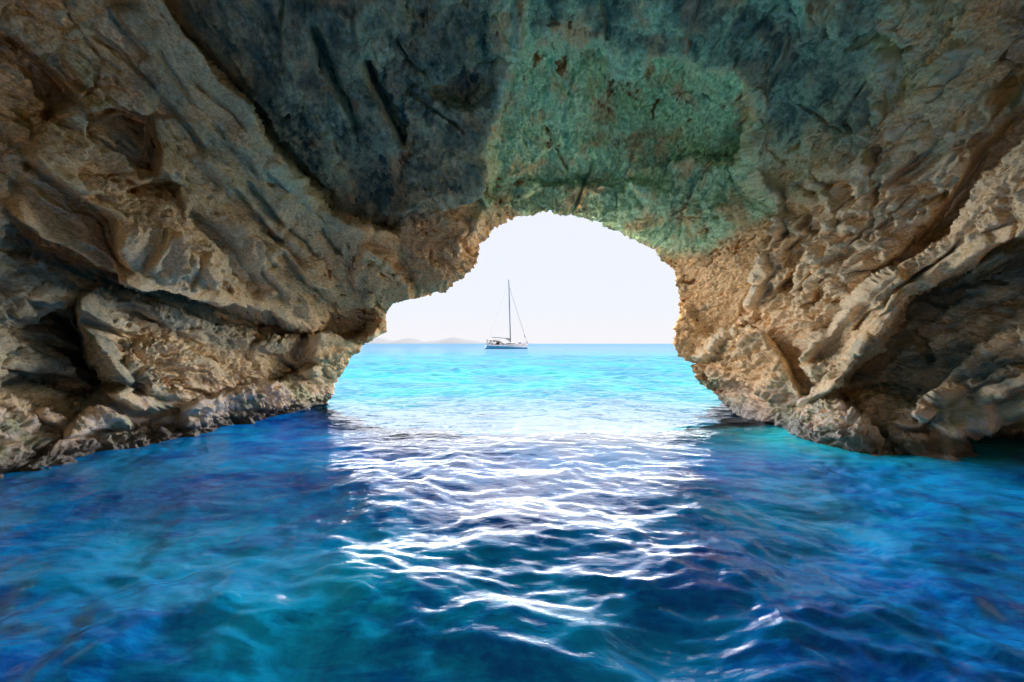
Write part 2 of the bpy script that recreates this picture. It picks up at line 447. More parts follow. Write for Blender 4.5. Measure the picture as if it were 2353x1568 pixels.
h1 = .40 * big * (1 - .5 * calm) + (.12 * rid + .10 * tB + .03 * facA + .05 * facB) * rough + .26 * tA * (1 - .8 * calm)
# honeycomb weathering: thin raised walls around hollows, mostly on the right-hand wall
hc = facets((q + f32(.22) * wr) * np.array([2.2, 2.6, 1.35], f32), 5)
hgap = (hc[:, 1] - hc[:, 0]).reshape(shp)
patch = sstep(-.15, .35, fbm(q * f32(.55), 2, .5, 70).reshape(shp))
wall = np.exp(-(hgap / .16) ** 2)
hmask = (right * (.45 + .55 * patch) + .25 * left * patch) * sstep(.15, .6, P1[..., 2] + EYE)
pits = sstep(.18, .62, perlin(qw * np.array([2.0, 2.5, .95], f32), 77).reshape(shp) + .25 * perlin(qw * np.array([6, 7, 3], f32), 78).reshape(shp))
inp0 = zone0(PANEL + [(1760, 470), (1600, 560), (1450, 545), (1250, 478)], 22)
h1 = h1 + inp0 * (.10 * facA + .09 * facB + .06 * tB)
h1 = h1 - .30 * pits * (1 - .6 * panel0) * rough
comb = zone0([(1790, 330), (2000, 250), (2250, 80), (2400, 60), (2400, 190), (2150, 450), (2000, 640), (1860, 800), (1760, 770), (1730, 680), (1800, 560)], 35)
hmask = hmask * (.15 + .85 * comb)
h1 = h1 + .11 * wall * hmask - .09 * hmask * sstep(.1, .5, hgap)
amp = 1 - .55 * wrim                                  # keep the surveyed mouth outline
steep = sstep(.35, .95, blur(sstep(.15, .75, np.sum(normals(P1) * N1, axis=2)), max(1, int(4 * Q))))   # no pleats on the risers of the ledges
h1 = .40 * big * (1 - .5 * calm) + (h1 - .40 * big * (1 - .5 * calm)) * (.17 + .83 * steep)
P2 = P1 + N1 * (h1 * amp)[..., None]
N2 = normals(blur(P2, rb))
q2 = bed(P2)
wr2 = np.stack([perlin(q2 * f32(3.2), 31), perlin(q2 * f32(3.2), 32), perlin(q2 * f32(3.2), 33)], 1)
fc = facets((q2 + f32(.07) * wr2) * np.array([8.5, 10, 5.2], f32), 3)
fd = facets((q2 + f32(.05) * wr2) * np.array([19, 22, 13], f32), 4)
rid2 = fbm((q2 + f32(.06) * wr2) * np.array([5.5, 6.5, 2.6], f32), 4, .6, 50, ridged=True).reshape(shp)
fin = fbm(q2 * f32(15), 3, .6, 60).reshape(shp)
facC = (fc[:, 2] + fc[:, 3] * .9).reshape(shp); facD = (fd[:, 2] + fd[:, 3] * .9).reshape(shp)
tC = terr(fbm((q2 + f32(.05) * wr2) * np.array([7, 8.5, 4], f32), 3, .6, 160).reshape(shp), 3.5)
pit2 = sstep(.22, .6, perlin((q2 + f32(.05) * wr2) * np.array([7.5, 8.5, 4.5], f32), 180).reshape(shp))
h2 = -.095 * pit2 * (.3 + .7 * rough) + .010 * facD + .022 * fin + (.018 * facC + .055 * rid2 + .06 * tC) * (.35 + .65 * rough)
steep2 = sstep(.3, .9, blur(sstep(.1, .7, np.sum(normals(P2) * N2, axis=2)), max(1, int(3 * Q)))) * (.3 + .7 * steep)
P3 = P2 + N2 * (h2 * (.32 + .68 * steep2) * (1 - .3 * wrim))[..., None]

keepw = (.45 + .55 * sstep(.1, .5, np.minimum(steep, steep2)))[..., None]
P3 = P3 * keepw + blur(P3, max(1, int(2 * Q))) * (1 - keepw)
# stone colours and painted light: pale weathered crust on proud stone, ochre where it broke, algal green with painted water glow, painted dark shade
Z = P3[..., 2] + EYE
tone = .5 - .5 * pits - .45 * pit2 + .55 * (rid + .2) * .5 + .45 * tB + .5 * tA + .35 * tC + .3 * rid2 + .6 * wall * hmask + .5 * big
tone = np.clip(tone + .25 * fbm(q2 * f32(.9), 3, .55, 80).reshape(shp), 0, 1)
panel_ = sstep(1080, 1190, PX) * (1 - sstep(1690, 1800, PX)) * sstep(600, 440, PY) * front
topg = sstep(430, 60, PY) * sstep(1050, 1300, PX) * (1 - sstep(2050, 2400, PX)) * front
ragged = fbm(q2 * np.array([.9, 1.1, .5], f32), 4, .6, 130).reshape(shp)
def zone(poly, w):
    m = region(poly, 3 * w); out = np.zeros(shp, f32); x, y = WX[m], WY[m]
    b, _, _ = polydist(poly + [poly[0]], x, y); ins = np.zeros(x.shape, bool)
    for i in range(len(poly)):
        (ax, ay), (bx, by) = poly[i], poly[(i + 1) % len(poly)]
        if ay != by: ins ^= ((ay > y) != (by > y)) & (x < (bx - ax) * (y - ay) / (by - ay) + ax)
    out[m] = sstep(-w, w, np.where(ins, b, -b)); return out
painted_shade = np.maximum.reduce([zone([(330, -80), (1150, -80), (1130, 250), (1090, 440), (880, 535), (760, 500), (580, 290), (450, 100)], 36), .9 * zone([(1240, -80), (2080, -80), (1960, 420), (1800, 330), (1700, 170), (1480, 120), (1240, 60)], 45),
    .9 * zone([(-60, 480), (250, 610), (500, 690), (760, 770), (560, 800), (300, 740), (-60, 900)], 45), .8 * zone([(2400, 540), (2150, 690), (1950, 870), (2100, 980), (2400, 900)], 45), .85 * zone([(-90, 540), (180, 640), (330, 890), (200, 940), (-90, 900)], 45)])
painted_shade = np.clip(sstep(.15, .75, painted_shade * .75 + .55 * ragged), 0, 1)  # shade painted into the colour of roof slabs, wall bands and recesses
inpanel = np.clip(sstep(.2, .75, zone(PANEL + [(1760, 470), (1620, 580), (1450, 560), (1250, 485)], 52) * 1.0 + .22 * ragged + .06 * rid2), 0, 1)
algae_glow = np.clip(.95 * inpanel + .7 * topg + .55 * roof * (1 - inpanel) + .1 * left, 0, 1)  # algal green plus painted glow of light bounced off the water
ochre = np.clip(left * sstep(900, 200, PY) * .8 + right * .75 + .1, 0, 1)
crust = np.clip(CRUST + .55 * wall * hmask, 0, 1)
damp = sstep(.42, .10, Z + .12 * fbm(q2 * f32(2.0), 2, .5, 90).reshape(shp))
tide = sstep(1.15, .5, Z + .35 * perlin(q2 * f32(.8), 91).reshape(shp))

# outer lip and sea cliff, carried on from the mouth row
nl = max(8, int(26 * Q)); nc = 16
rim = P3[0].copy(); cen = np.array([0.35, 14.4, 0.2], f32)
e = rim - cen; e[:, 1] = 0; e /= np.linalg.norm(e, axis=1, keepdims=True)
e = blur(np.repeat(e[None], 3, 0), max(1, int(30 * Q)))[1]; e /= np.linalg.norm(e, axis=1, keepdims=True)
rows = []
for kx in range(1, nl + 1):
    a = kx / nl * math.pi / 2
    rows.append(rim + np.array([0, 1, 0], f32) * (.9 * (1 - math.cos(a))) + e * (.9 * math.sin(a)))
for kx in range(1, nc + 1):
    s = 34 * (kx / nc) ** 1.5
    rows.append(rim + np.array([0, 1, 0], f32) * (.9 + .25 * min(s, 3)) + e * (.9 + s))
LIP = np.stack(rows, 0).astype(f32)
lq = bed(LIP)
lh = (.12 * fbm(lq * f32(1.6), 4, .55, 95, ridged=True) + .05 * fbm(lq * f32(7), 3, .6, 97)).reshape(LIP.shape[:2])
fade = np.minimum(1, np.arange(1, len(rows) + 1) / 8)[:, None]
nrm = np.broadcast_to(-e[None], LIP.shape).copy(); ang = np.minimum(1, np.arange(1, len(rows) + 1) / nl)[:, None, None]
nrm = nrm * (1 - ang) + np.array([0, 1, 0], f32) * ang
LIP = LIP + nrm * (lh * fade)[..., None]
ALL = np.concatenate([LIP[::-1], P3], 0)
ALL[..., 2] += EYE
def ext(A, v=None):
    top = np.repeat(A[:1], len(rows), 0) if v is None else np.full((len(rows), NT), v, f32)
    return np.concatenate([top, A], 0)
# unseen opening to the sky behind the boat, added to let in fill daylight
FILL_HOLE = np.array([0.0, -.62, .8]); FILL_HOLE /= np.linalg.norm(FILL_HOLE); FILL_HOLE_R = 8.0
hang = np.degrees(np.arccos(np.clip(D @ FILL_HOLE, -1, 1))) + 2.5 * fbm((D.reshape(-1, 3) * 4).astype(f32), 3, .5, 120).reshape(shp)
cave_me = grid_mesh('sea_cave', ALL, keep=ext((hang > FILL_HOLE_R).astype(f32), 1.0) > .5)
for nm, a in (('tone', tone), ('algae_glow', algae_glow), ('ochre', ochre), ('crust', crust), ('damp', damp), ('painted_shade', painted_shade * (1 - inpanel)), ('tide', tide)):
    attr(cave_me, nm, ext(a.astype(f32)))

m = N('limestone')
p = m.pos(); ps = m.pos((1, .45, 1.2), (math.radians(-20), 0, 0))
n1 = m.noise(ps, 2.2, 6, .62, .4); n2 = m.noise(p, 9, 6, .65); n3 = m.noise(p, .55, 3); n4 = m.noise(ps, 26, 5, .7)
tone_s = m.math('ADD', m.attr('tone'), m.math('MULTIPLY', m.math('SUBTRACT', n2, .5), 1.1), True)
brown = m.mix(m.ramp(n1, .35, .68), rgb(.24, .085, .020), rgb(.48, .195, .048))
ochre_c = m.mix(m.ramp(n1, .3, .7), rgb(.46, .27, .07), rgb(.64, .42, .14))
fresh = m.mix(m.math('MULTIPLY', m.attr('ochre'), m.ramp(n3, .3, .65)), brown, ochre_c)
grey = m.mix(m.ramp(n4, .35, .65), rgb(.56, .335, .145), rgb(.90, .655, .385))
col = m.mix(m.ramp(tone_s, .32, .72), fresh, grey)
alg_glow = m.mix(m.ramp(n2, .35, .65), rgb(.30, .56, .33), rgb(.68, .95, .70))
alg_glow_f = m.math('MULTIPLY', m.attr('algae_glow'), m.ramp(m.math('ADD', m.math('MULTIPLY', tone_s, .6), m.math('MULTIPLY', n1, .8)), .35, .85), True)
col = m.mix(m.math('MULTIPLY', alg_glow_f, m.ramp(m.noise(p, 1.1, 5, .6), .36, .52, .25, .95)), col, alg_glow)
fl = m.math('MULTIPLY', m.attr('painted_shade'), m.ramp(m.math('ADD', n1, m.math('MULTIPLY', tone_s, -.35)), .0, .35, .45, .92))
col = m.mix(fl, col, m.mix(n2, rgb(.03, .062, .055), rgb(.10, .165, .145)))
col = m.mix(m.math('MULTIPLY', m.attr('crust'), m.ramp(n2, .3, .55, .35, 1)), col, rgb(.68, .56, .38))
col = m.mix(m.math('MULTIPLY', m.attr('tide'), m.ramp(n2, .40, .60, .1, .9)), col, rgb(.64, .51, .42))
weed = m.math('MULTIPLY', m.attr('tide'), m.ramp(m.noise(p, 1.3, 4), .50, .60))
col = m.mix(m.math('MULTIPLY', weed, .6), col, rgb(.10, .15, .05))
col = m.mix(m.math('MULTIPLY', m.attr('damp'), .85), col, rgb(.045, .032, .022))
m.set('Base Color', col)
m.set('Roughness', m.ramp(m.attr('damp'), 0, 1, .88, .35))
m.set('Specular IOR Level', .25)
hgt = m.math('ADD', m.math('MULTIPLY', n2, .6), m.math('MULTIPLY', n4, .4))
m.set('Normal', m.bump(m.noise(p, 60, 4, .7), .5, .012, m.bump(hgt, 1.0, .085)))
cave = tag(link('sea_cave', cave_me, m.m), kind='structure')

# ------------------------------------------------------------------ sea
def wave_field(X, Y, sp):
    """height of the sea; sp = local mesh spacing, shorter waves fade out where the mesh cannot carry them"""
    r = np.random.default_rng(11); H = np.zeros(X.shape, f32)
    pts = np.stack([X.ravel(), Y.ravel(), np.zeros(X.size)], 1).astype(f32)
    wx = (perlin(pts * f32(.35), 5) * .5 + perlin(pts * f32(1.3), 8) * .16).reshape(X.shape); wy = (perlin(pts * f32(.35), 6) * .5 + perlin(pts * f32(1.3), 9) * .16).reshape(X.shape)
    gust = .75 + .7 * perlin(pts * f32(.22), 7).reshape(X.shape)
    calm_w = np.interp(np.hypot(X, Y), [2, 3.6, 5, 7, 12, 25], [2.1, 1.75, 1.0, .75, .7, 1.1]).astype(f32)   # the swell dies down in the mouth
    X = X + wx; Y = Y + wy
    for lam, slope, nn, spread in ((7.0, .03, 5, 35), (3.2, .06, 7, 40), (1.5, .085, 10, 48), (.7, .105, 14, 55), (.33, .115, 16, 65), (.16, .07, 14, 80)):
        for i in range(nn):
            l = lam * r.uniform(.72, 1.35); a = math.radians(-68 + r.normal() * spread); kk = 2 * math.pi / l
            A = slope / kk * math.sqrt(2.0 / nn)
            f = sstep(2.2, 5.0, l / sp) * (gust if lam < 2 else 1) * calm_w
            ph = kk * (math.cos(a) * X + math.sin(a) * Y) + r.uniform(0, 6.28)
            H += (A * np.sin(ph + .35 * np.sin(ph))) * f
    return H
na, nr_ = int(1100 * Q), int(820 * Q)
ang = np.concatenate([np.linspace(-60, 60, na), np.linspace(60, 300, 90)[1:-1]])
ang = np.radians(ang)
rr = np.concatenate([[.02, .5], np.geomspace(1.1, 75, nr_), np.geomspace(75, 60000, int(160))[1:]])
Xw = rr[:, None] * np.sin(ang)[None]; Yw = rr[:, None] * np.cos(ang)[None]
sp = np.gradient(rr)[:, None] * np.ones_like(Xw)
sp = np.maximum(sp, (rr * math.radians(120) / na)[:, None])
Hw = wave_field(Xw.astype(f32), Yw.astype(f32), sp.astype(f32))
sea_me = grid_mesh('sea', np.stack([Xw, Yw, Hw], -1).astype(f32), closed_u=True)
# depth of pale sand below the surface: shelves at the foot of the walls, brightened with painted turquoise glow, and a bank outside the mouth
wl = np.array([((x - 1176.5) / F * 2000 / (y - 790), 2000 / (y - 790)) for x, y in WATERLINE_L]); wrr = np.array([((x - 1176.5) / F * 2000 / (y - 790), 2000 / (y - 790)) for x, y in WATERLINE_R])
xl = np.interp(Yw, wl[::-1, 1], wl[::-1, 0]); xr = np.interp(Yw, wrr[::-1, 1], wrr[::-1, 0])
inside = 1 - sstep(11.2, 12.6, Yw)
shelf_glow = np.exp(-(np.maximum(xr - Xw, 0) / np.interp(Yw, [8, 10.5, 12.5], [1.5, .9, .45])) ** 1.5) * sstep(6.0, 9.5, Yw) + .8 * np.exp(-np.maximum(Xw - xl, 0) / .6) * sstep(9, 13, Yw)
shelf_glow = np.clip(shelf_glow, 0, 1) * inside * (1 - sstep(9.6, 10.6, Yw))
tip = np.exp(-(np.hypot(Xw - xl, (Yw - 13.6) * .6) / .9) ** 2)
bank = sstep(7.0, 9.6, Yw - 1.2 * np.maximum(0, -Xw - 2) * (Yw < 15) - .25 * np.maximum(0, Xw - 2.5) * (Yw < 15))
attr(sea_me, 'shelf_glow', np.clip(shelf_glow + .0 * tip, 0, 1).astype(f32)); bed_ = np.exp(-((Xw + .7) / 1.3) ** 2 - ((Yw - 3.0) / 1.1) ** 2) + .5 * np.exp(-((Xw + 2.6) / 1.2) ** 2 - ((Yw - 4.6) / 1.0) ** 2) + .45 * np.exp(-((Xw - 3.2) / 1.0) ** 2 - ((Yw - 5.6) / 1.3) ** 2)
attr(sea_me, 'sandbed', np.clip(bed_, 0, 1).astype(f32))
attr(sea_me, 'lagoon', sstep(9, 20, Yw).astype(f32)); attr(sea_me, 'mirror', np.interp(Yw, [-50, 5, 9, 13.5, 17, 30, 110, 400], [.95, .92, .5, .12, .04, .020, .010, .004]).astype(f32)); attr(sea_me, 'bank', bank.astype(f32)); attr(sea_me, 'outer', sstep(25, 140, Yw).astype(f32))
m = N('sea_water')
p = m.pos()
c1 = m.noise(m.pos((.5, .38, 1), (0, 0, .5)), 1.0, 8, .62, 1.6); c2 = m.noise(m.pos((1, 1, 1)), .22, 4, .55, .8); c3 = m.noise(m.pos((.45, 1.1, 1), (0, 0, -.35)), 2.6, 6, .65, 1.2)
veins = m.noise(m.pos((.8, 1.3, 1), (0, 0, .3)), 1.5, 6, .55, 2.2)
vein = m.ramp(m.math('ABSOLUTE', m.math('SUBTRACT', veins, .5)), 0, .05, 1, 0)
c4 = m.noise(m.pos((.8, 1.9, 1), (0, 0, .12)), 4.5, 7, .68, .9)
sand = m.math('ADD', m.math('ADD', m.math('MULTIPLY', c1, .44), m.math('MULTIPLY', c3, .26)), m.math('ADD', m.math('MULTIPLY', c4, .20), m.math('MULTIPLY', m.noise(m.pos((.9, 2.0, 1), (0, 0, -.1)), 15, 5, .7, .6), .10)))
pale = m.mix(m.ramp(sand, .42, .58), rgb(.0012, .085, .38), rgb(.003, .34, .74))
murk = m.mix(m.ramp(sand, .43, .58), rgb(.001, .040, .25), rgb(.002, .16, .56))
deep = m.mix(m.ramp(c2, .40, .60), pale, murk)  # raised cave-water colours stand in for light entering under water
deep = m.mix(m.math('MULTIPLY', m.attr('sandbed'), m.ramp(m.math('ADD', m.math('MULTIPLY', c1, .6), m.math('MULTIPLY', c4, .4)), .40, .58, .15, .95)), deep, rgb(.006, .56, .84))
deep = m.mix(m.math('MULTIPLY', vein, .14), deep, rgb(.004, .40, .75))
col = m.mix(m.attr('bank'), deep, m.mix(m.attr('lagoon'), rgb(.0004, .0036, .0082), m.mix(m.ramp(c2, .35, .65), rgb(.0007, .0085, .0170), rgb(.0004, .0135, .0165))))
col = m.mix(m.attr('shelf_glow'), col, m.mix(m.ramp(c3, .4, .6), rgb(.006, .58, .74), rgb(.04, .86, .90)))
col = m.mix(m.attr('outer'), col, rgb(.0048, .0105, .0170))
rip = m.noise(m.pos((.8, 1.3, 1)), 13, 4, .55)
big_r = m.noise(m.pos((.6, 1.5, 1), (0, 0, .12)), .55, 5, .6)
nb = m.bump(rip, .28, .03, m.bump(big_r, m.ramp(m.attr('bank'), 0, 1, .03, .5), .5))
dif = m.n('ShaderNodeBsdfDiffuse'); m.put(dif.inputs['Color'], col); m.put(dif.inputs['Normal'], nb)
glo = m.n('ShaderNodeBsdfAnisotropic'); glo.inputs['Roughness'].default_value = .03; m.put(glo.inputs['Normal'], nb)
fre = m.n('ShaderNodeFresnel', i_IOR=1.36); m.put(fre.inputs['Normal'], nb)
fac = m.math('MULTIPLY', fre.outputs[0], m.attr('mirror'))   # sky reflection damped by hand towards the open sea, against white-out at this exposure
ms = m.n('ShaderNodeMixShader'); m.put(ms.inputs[0], fac); m.put(ms.inputs[1], dif.outputs[0]); m.put(ms.inputs[2], glo.outputs[0])
m.t.nodes.remove(m.b); m.put(m.out.inputs[0], ms.outputs[0])
sea = tag(link('sea', sea_me, m.m), kind='structure')

# ------------------------------------------------------------------ far coast
hx = np.linspace(-23000, 7000, 160); hz = np.zeros_like(hx)
for c, w, h in ((-17000, 2600, 520), (-12600, 1500, 640), (-9500, 1800, 480), (-6900, 1100, 420), (-3900, 1900, 440), (-1200, 2600, 170), (2500, 1500, 5)):
    hz = np.maximum(hz, h * np.exp(-((hx - c) / w) ** 2))
pp = np.stack([hx / 900, np.zeros_like(hx), np.zeros_like(hx)], 1).astype(f32)
hz = hz * (1 + .18 * fbm(pp, 3, .5, 3)) + 25 * fbm(pp * 3, 2, .5, 9) - 45
hrows = []
for t, s in ((0, -.1), (.12, .18), (.3, .45), (.5, .8), (.7, 1.0), (.85, .7), (1, -.1)):
    hrows.append(np.stack([hx, 31000 + 5000 * t + 300 * perlin(pp * 2 + f32(t * 7), 4), np.maximum(-60, hz * s) - (60 if s < 0 else 0)], -1))
hills_me = grid_mesh('hills', np.stack(hrows, 0).astype(f32), flip=True)
hills = tag(link('hills', hills_me, simple('hill_stone', (.0150, .0160, .0182), .9, 0, .1, .002)), kind='structure')
hills_me.materials[0].node_tree.nodes['Principled BSDF'].inputs['Specular IOR Level'].default_value = 0

# ------------------------------------------------------------------ sailing yacht
def bm_obj(name, bm, mat, parent=None, smooth=False):
    me = bpy.data.meshes.new(name); bmesh.ops.recalc_face_normals(bm, faces=bm.faces); bm.to_mesh(me); bm.free()
    if smooth:
        for f in me.polygons: f.use_smooth = True
    return link(name, me, mat, parent)
def tube(bm, pts, r, seg=8):
    rings = []
    pts = [Vector(p) for p in pts]; n = len(pts)
    for i, p in enumerate(pts):
        d = (pts[min(i + 1, n - 1)] - pts[max(i - 1, 0)]).normalized()
        a = d.cross(Vector((0, 1, 0)) if abs(d.y) < .9 else Vector((1, 0, 0))).normalized(); b = d.cross(a)
        rad = r[i] if isinstance(r, (list, tuple)) else r
        rings.append([bm.verts.new(p + a * rad * math.cos(t) + b * rad * math.sin(t)) for t in [2 * math.pi * k / seg for k in range(seg)]])
    for u, v in zip(rings, rings[1:]):
        for k in range(seg): bm.faces.new((u[k], u[(k + 1) % seg], v[(k + 1) % seg], v[k]))
    bm.faces.new(rings[0][::-1]); bm.faces.new(rings[-1])
def loft(bm, secs, cap=True):
    rings = [[bm.verts.new(p) for p in s] for s in secs]
    for u, v in zip(rings, rings[1:]):
        for k in range(len(u) - 1): bm.faces.new((u[k], u[k + 1], v[k + 1], v[k]))
    if cap:
        for s in (rings[0], rings[-1]):
            try: bm.faces.new(s)
            except ValueError: pass
    return rings
def box(bm, c, s, bev=0.0):
    r = bmesh.ops.create_cube(bm, size=1)
    for v in r['verts']: v.co = Vector((v.co.x * s[0] + c[0], v.co.y * s[1] + c[1], v.co.z * s[2] + c[2]))
    if bev:
        ed = list({e_ for v in r['verts'] for e_ in v.link_edges})
        bmesh.ops.bevel(bm, geom=ed, offset=bev, segments=2, affect='EDGES')

m = N('hull_paint_reflect')
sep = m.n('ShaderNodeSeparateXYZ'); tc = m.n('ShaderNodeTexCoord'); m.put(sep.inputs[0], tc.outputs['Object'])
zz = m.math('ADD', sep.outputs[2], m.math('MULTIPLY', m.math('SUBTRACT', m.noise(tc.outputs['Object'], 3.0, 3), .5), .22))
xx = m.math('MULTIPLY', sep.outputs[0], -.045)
c = m.mix(m.ramp(m.math('ADD', zz, m.math('MULTIPLY', xx, -1)), .62, .95), rgb(.0035, .036, .076), rgb(.13, .13, .134))  # blue below is a painted reflection of the water on white topsides
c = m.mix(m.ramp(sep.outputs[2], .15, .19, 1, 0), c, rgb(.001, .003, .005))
m.set('Base Color', c); m.set('Roughness', .3); m.set('Specular IOR Level', .05)
HULL = m.m
WHITE = simple('gelcoat', (0.112, 0.112, 0.111), .35, 0, .03); DARKG = simple('tinted_glass', (0.00096, 0.00108, 0.00132), .12, 0, .1)
CANVAS = simple('beige_canvas', (0.0255, 0.0224, 0.0209), .9, 0, .06); BLACKC = simple('dark_canvas', (0.00144, 0.00144, 0.00168), .85)
ALU = simple('mast_alloy', (0.0102, 0.0159, 0.0227), .5, .0, .05); STEEL = simple('rail_steel', (0.017, 0.0184, 0.0198), .5, .0); SAIL = simple('sailcloth', (0.0294, 0.0294, 0.0322), .9)
BLUE = simple('blue_trim', (0.00234, 0.0196, 0.043), .5); ORANGE = simple('orange_foam', (0.0467, 0.00643, 0.000293), .7); TEAK = simple('teak', (0.0314, 0.0208, 0.0146), .8)
YEL = simple('yellow_tape', (0.0206, 0.0171, 0.000913), .7)

yb = bpy.data.objects.new('sailing_yacht', None); C.objects.link(yb)
tag(yb, 'white sailing yacht with bare mast and blue water reflection painted on its lower hull, anchored outside the cave', 'sailboat')
# hull: sections along x from transom (-7) to stem (7.1); sheer rises to the bow
def beam(t): return 2.15 * (1 - max(0, (t - .38) / .62) ** 2.1) * (1 - .22 * max(0, (.35 - t) / .35) ** 2)
def sheer(t): return 1.22 + .46 * t ** 1.3
bm = bmesh.new(); secs = []
for i in range(25):
    t = i / 24; b = max(.03, beam(t)); zt = sheer(t); x = -6.6 + 13.6 * t
    sec = []
    for kx in range(-8, 9):
        a = kx / 8; yv = b * math.copysign(abs(a) ** .55, a)
        zv = -.35 + (zt + .35) * abs(a) ** 2.4
        rake = (.28 * max(0, t - .8) / .2 * (zv / 1.6)) - (.7 * max(0, .12 - t) / .12 * (1 - (zv + .35) / 1.6))
        sec.append((x + rake + (.55 if t == 0 else 0) * 0, yv, zv))
    secs.append(sec)
loft(bm, secs)
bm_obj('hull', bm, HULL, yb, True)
bm = bmesh.new()                                     # deck
dk = []
for i in range(25):
    t = i / 24; b = max(.02, beam(t) - .05); x = -6.6 + 13.6 * t + (.28 * max(0, t - .8) / .2)
    dk.append([(x, b * a, sheer(t) + .03 + .06 * (1 - a * a)) for a in (-1, -.6, 0, .6, 1)])
loft(bm, dk, False); bm_obj('deck', bm, TEAK, yb)
for s in (-1, 1):                                    # toe rails and cove stripes
    bm = bmesh.new(); tube(bm, [(-6.5 + 13.6 * i / 20 + (.28 * max(0, i / 20 - .8) / .2), s * max(.03, beam(i / 20)), sheer(i / 20) + .05) for i in range(21)], .035, 6); bm_obj('toe_rail', bm, BLUE, yb)
    bm = bmesh.new(); tube(bm, [(-6.0 + 12.9 * i / 20, s * (max(.03, beam(i / 20 * .95 + .03)) * .985 + .012), sheer(i / 20) - .33) for i in range(21)], .018, 6); bm_obj('cove_stripe', bm, STEEL, yb)
    for x in (-3.35, .5, 1.65, 5.35):                # hull windows
        t = (x + 6.6) / 13.6; bm = bmesh.new(); box(bm, (x, s * (beam(t) * .975 + .02), sheer(t) - .42), (.55, .05, .13), .02)
        o = bm_obj('hull_window', bm, DARKG, yb); o.rotation_euler = (0, 0, 0)
bm = bmesh.new()                                     # open stern scoop
loft(bm, [[(-7.0, -1.35, .35), (-7.0, 1.35, .35), (-6.6, 1.5, 1.25), (-6.6, -1.5, 1.25), (-7.0, -1.35, .35)], [(-6.45, -1.5, .3), (-6.45, 1.5, .3), (-6.4, 1.55, 1.2), (-6.4, -1.55, 1.2), (-6.45, -1.5, .3)]])
bm_obj('transom', bm, WHITE, yb)
bm = bmesh.new(); box(bm, (-7.3, 0, .33), (.9, 1.5, .06), .02); bm_obj('swim_platform', bm, TEAK, yb)
bm = bmesh.new()                                     # coachroof
for x0, secw in ((0, 0),):
    S = []
    for x, w, z in ((-2.9, 1.25, .12), (-2.4, 1.35, .62), (-.5, 1.4, .66), (1.5, 1.3, .55), (3.0, 1.0, .34), (4.0, .7, .08)):
        t = (x + 6.6) / 13.6; zb = sheer(t) + .02
        S.append([(x, -w, zb), (x, -w * .92, zb + z * .75), (x, -w * .7, zb + z), (x, 0, zb + z * 1.08), (x, w * .7, zb + z), (x, w * .92, zb + z * .75), (x, w, zb)])
    loft(bm, S)
bm_obj('coachroof', bm, WHITE, yb, False)
for s in (-1, 1):
    for x, w in ((-1.25, .85), (-.0, .55), (1.2, 1.5), (2.35, .8)):
        t = (x + 6.6) / 13.6
        bm = bmesh.new(); box(bm, (x, s * (1.36 - .055 * max(0, x) ** 1.3), sheer(t) + .25 - .02 * x), (w + .1, .16, .30), .05); bm_obj('cabin_window', bm, DARKG, yb)
bm = bmesh.new(); tube(bm, [(1.35, 0, 1.9), (1.2, 0, 8), (1.0, 0, 15), (.78, 0, 22.8)], [.17, .17, .17, .16], 10); mast = bm_obj('mast', bm, ALU, yb, True)
bm = bmesh.new(); tube(bm, [(1.305, 0, 5.95), (1.3, 0, 6.25)], .15, 10); bm_obj('tape_band', bm, YEL, mast)
bm = bmesh.new(); box(bm, (.78, 0, 22.66), (.35, .05, .05)); bm_obj('wind_vane', bm, STEEL, mast)
for z, w in ((8.6, 1.1), (14.6, .8)):
    for s in (-1, 1):
        bm = bmesh.new(); tube(bm, [(1.2 - (z - 8) * .03, 0, z), (1.0 - (z - 8) * .03, s * w, z + .12)], .035, 6); bm_obj('spreader', bm, ALU, mast)
bm = bmesh.new(); tube(bm, [(1.15, 0, 3.36), (-1.6, 0, 3.6), (-4.85, 0, 3.82)], [.11, .12, .1], 8); boom = bm_obj('boom', bm, ALU, yb, True)
bm = bmesh.new()                                     # vang and folds of sailcloth below the boom
loft(bm, [[(1.2, -.05, 3.35), (-.6, -.05, 3.45), (1.25, -.05, 2.35), (1.2, -.05, 3.35)], [(1.2, .05, 3.35), (-.6, .05, 3.45), (1.25, .05, 2.35), (1.2, .05, 3.35)]]); bm_obj('sail_cover', bm, SAIL, boom)
bm = bmesh.new(); tube(bm, [(6.95, 0, 1.8), (.9, 0, 20.6)], .05, 6); st = bm_obj('forestay', bm, STEEL, yb)
bm = bmesh.new(); loft(bm, [[(5.95, -.03, 3.85), (6.4, -.03, 3.75), (5.95, -.03, 5.0), (5.95, -.03, 3.85)], [(5.95, .03, 3.85), (6.4, .03, 3.75), (5.95, .03, 5.0), (5.95, .03, 3.85)]]); bm_obj('furled_clew', bm, SAIL, st)
bm = bmesh.new(); tube(bm, [(-6.5, 0, 1.4), (.78, 0, 22.5)], .012, 5); bm_obj('backstay', bm, STEEL, yb)
for s in (-1, 1):
    bm = bmesh.new(); tube(bm, [(1.0, s * 1.95, 1.55), (1.0, s * 1.1, 8.7), (.75, s * .8, 14.7), (.8, 0, 21.5)], .01, 5); bm_obj('shroud', bm, STEEL, yb)
    bm = bmesh.new(); tube(bm, [(x, s * max(.25, beam((x + 6.6) / 13.6) - .08), sheer(min(1, (x + 6.6) / 13.6)) + .62) for x in (-6.2, -3, 0, 3, 5.4, 6.6)], .012, 5); bm_obj('lifeline', bm, STEEL, yb)
    for x in (-4.6, -2.4, -.2, 2.0, 4.0):
        t = (x + 6.6) / 13.6; bm = bmesh.new(); tube(bm, [(x, s * (beam(t) - .08), sheer(t)), (x, s * (beam(t) - .08), sheer(t) + .63)], .014, 6); bm_obj('stanchion', bm, STEEL, yb)
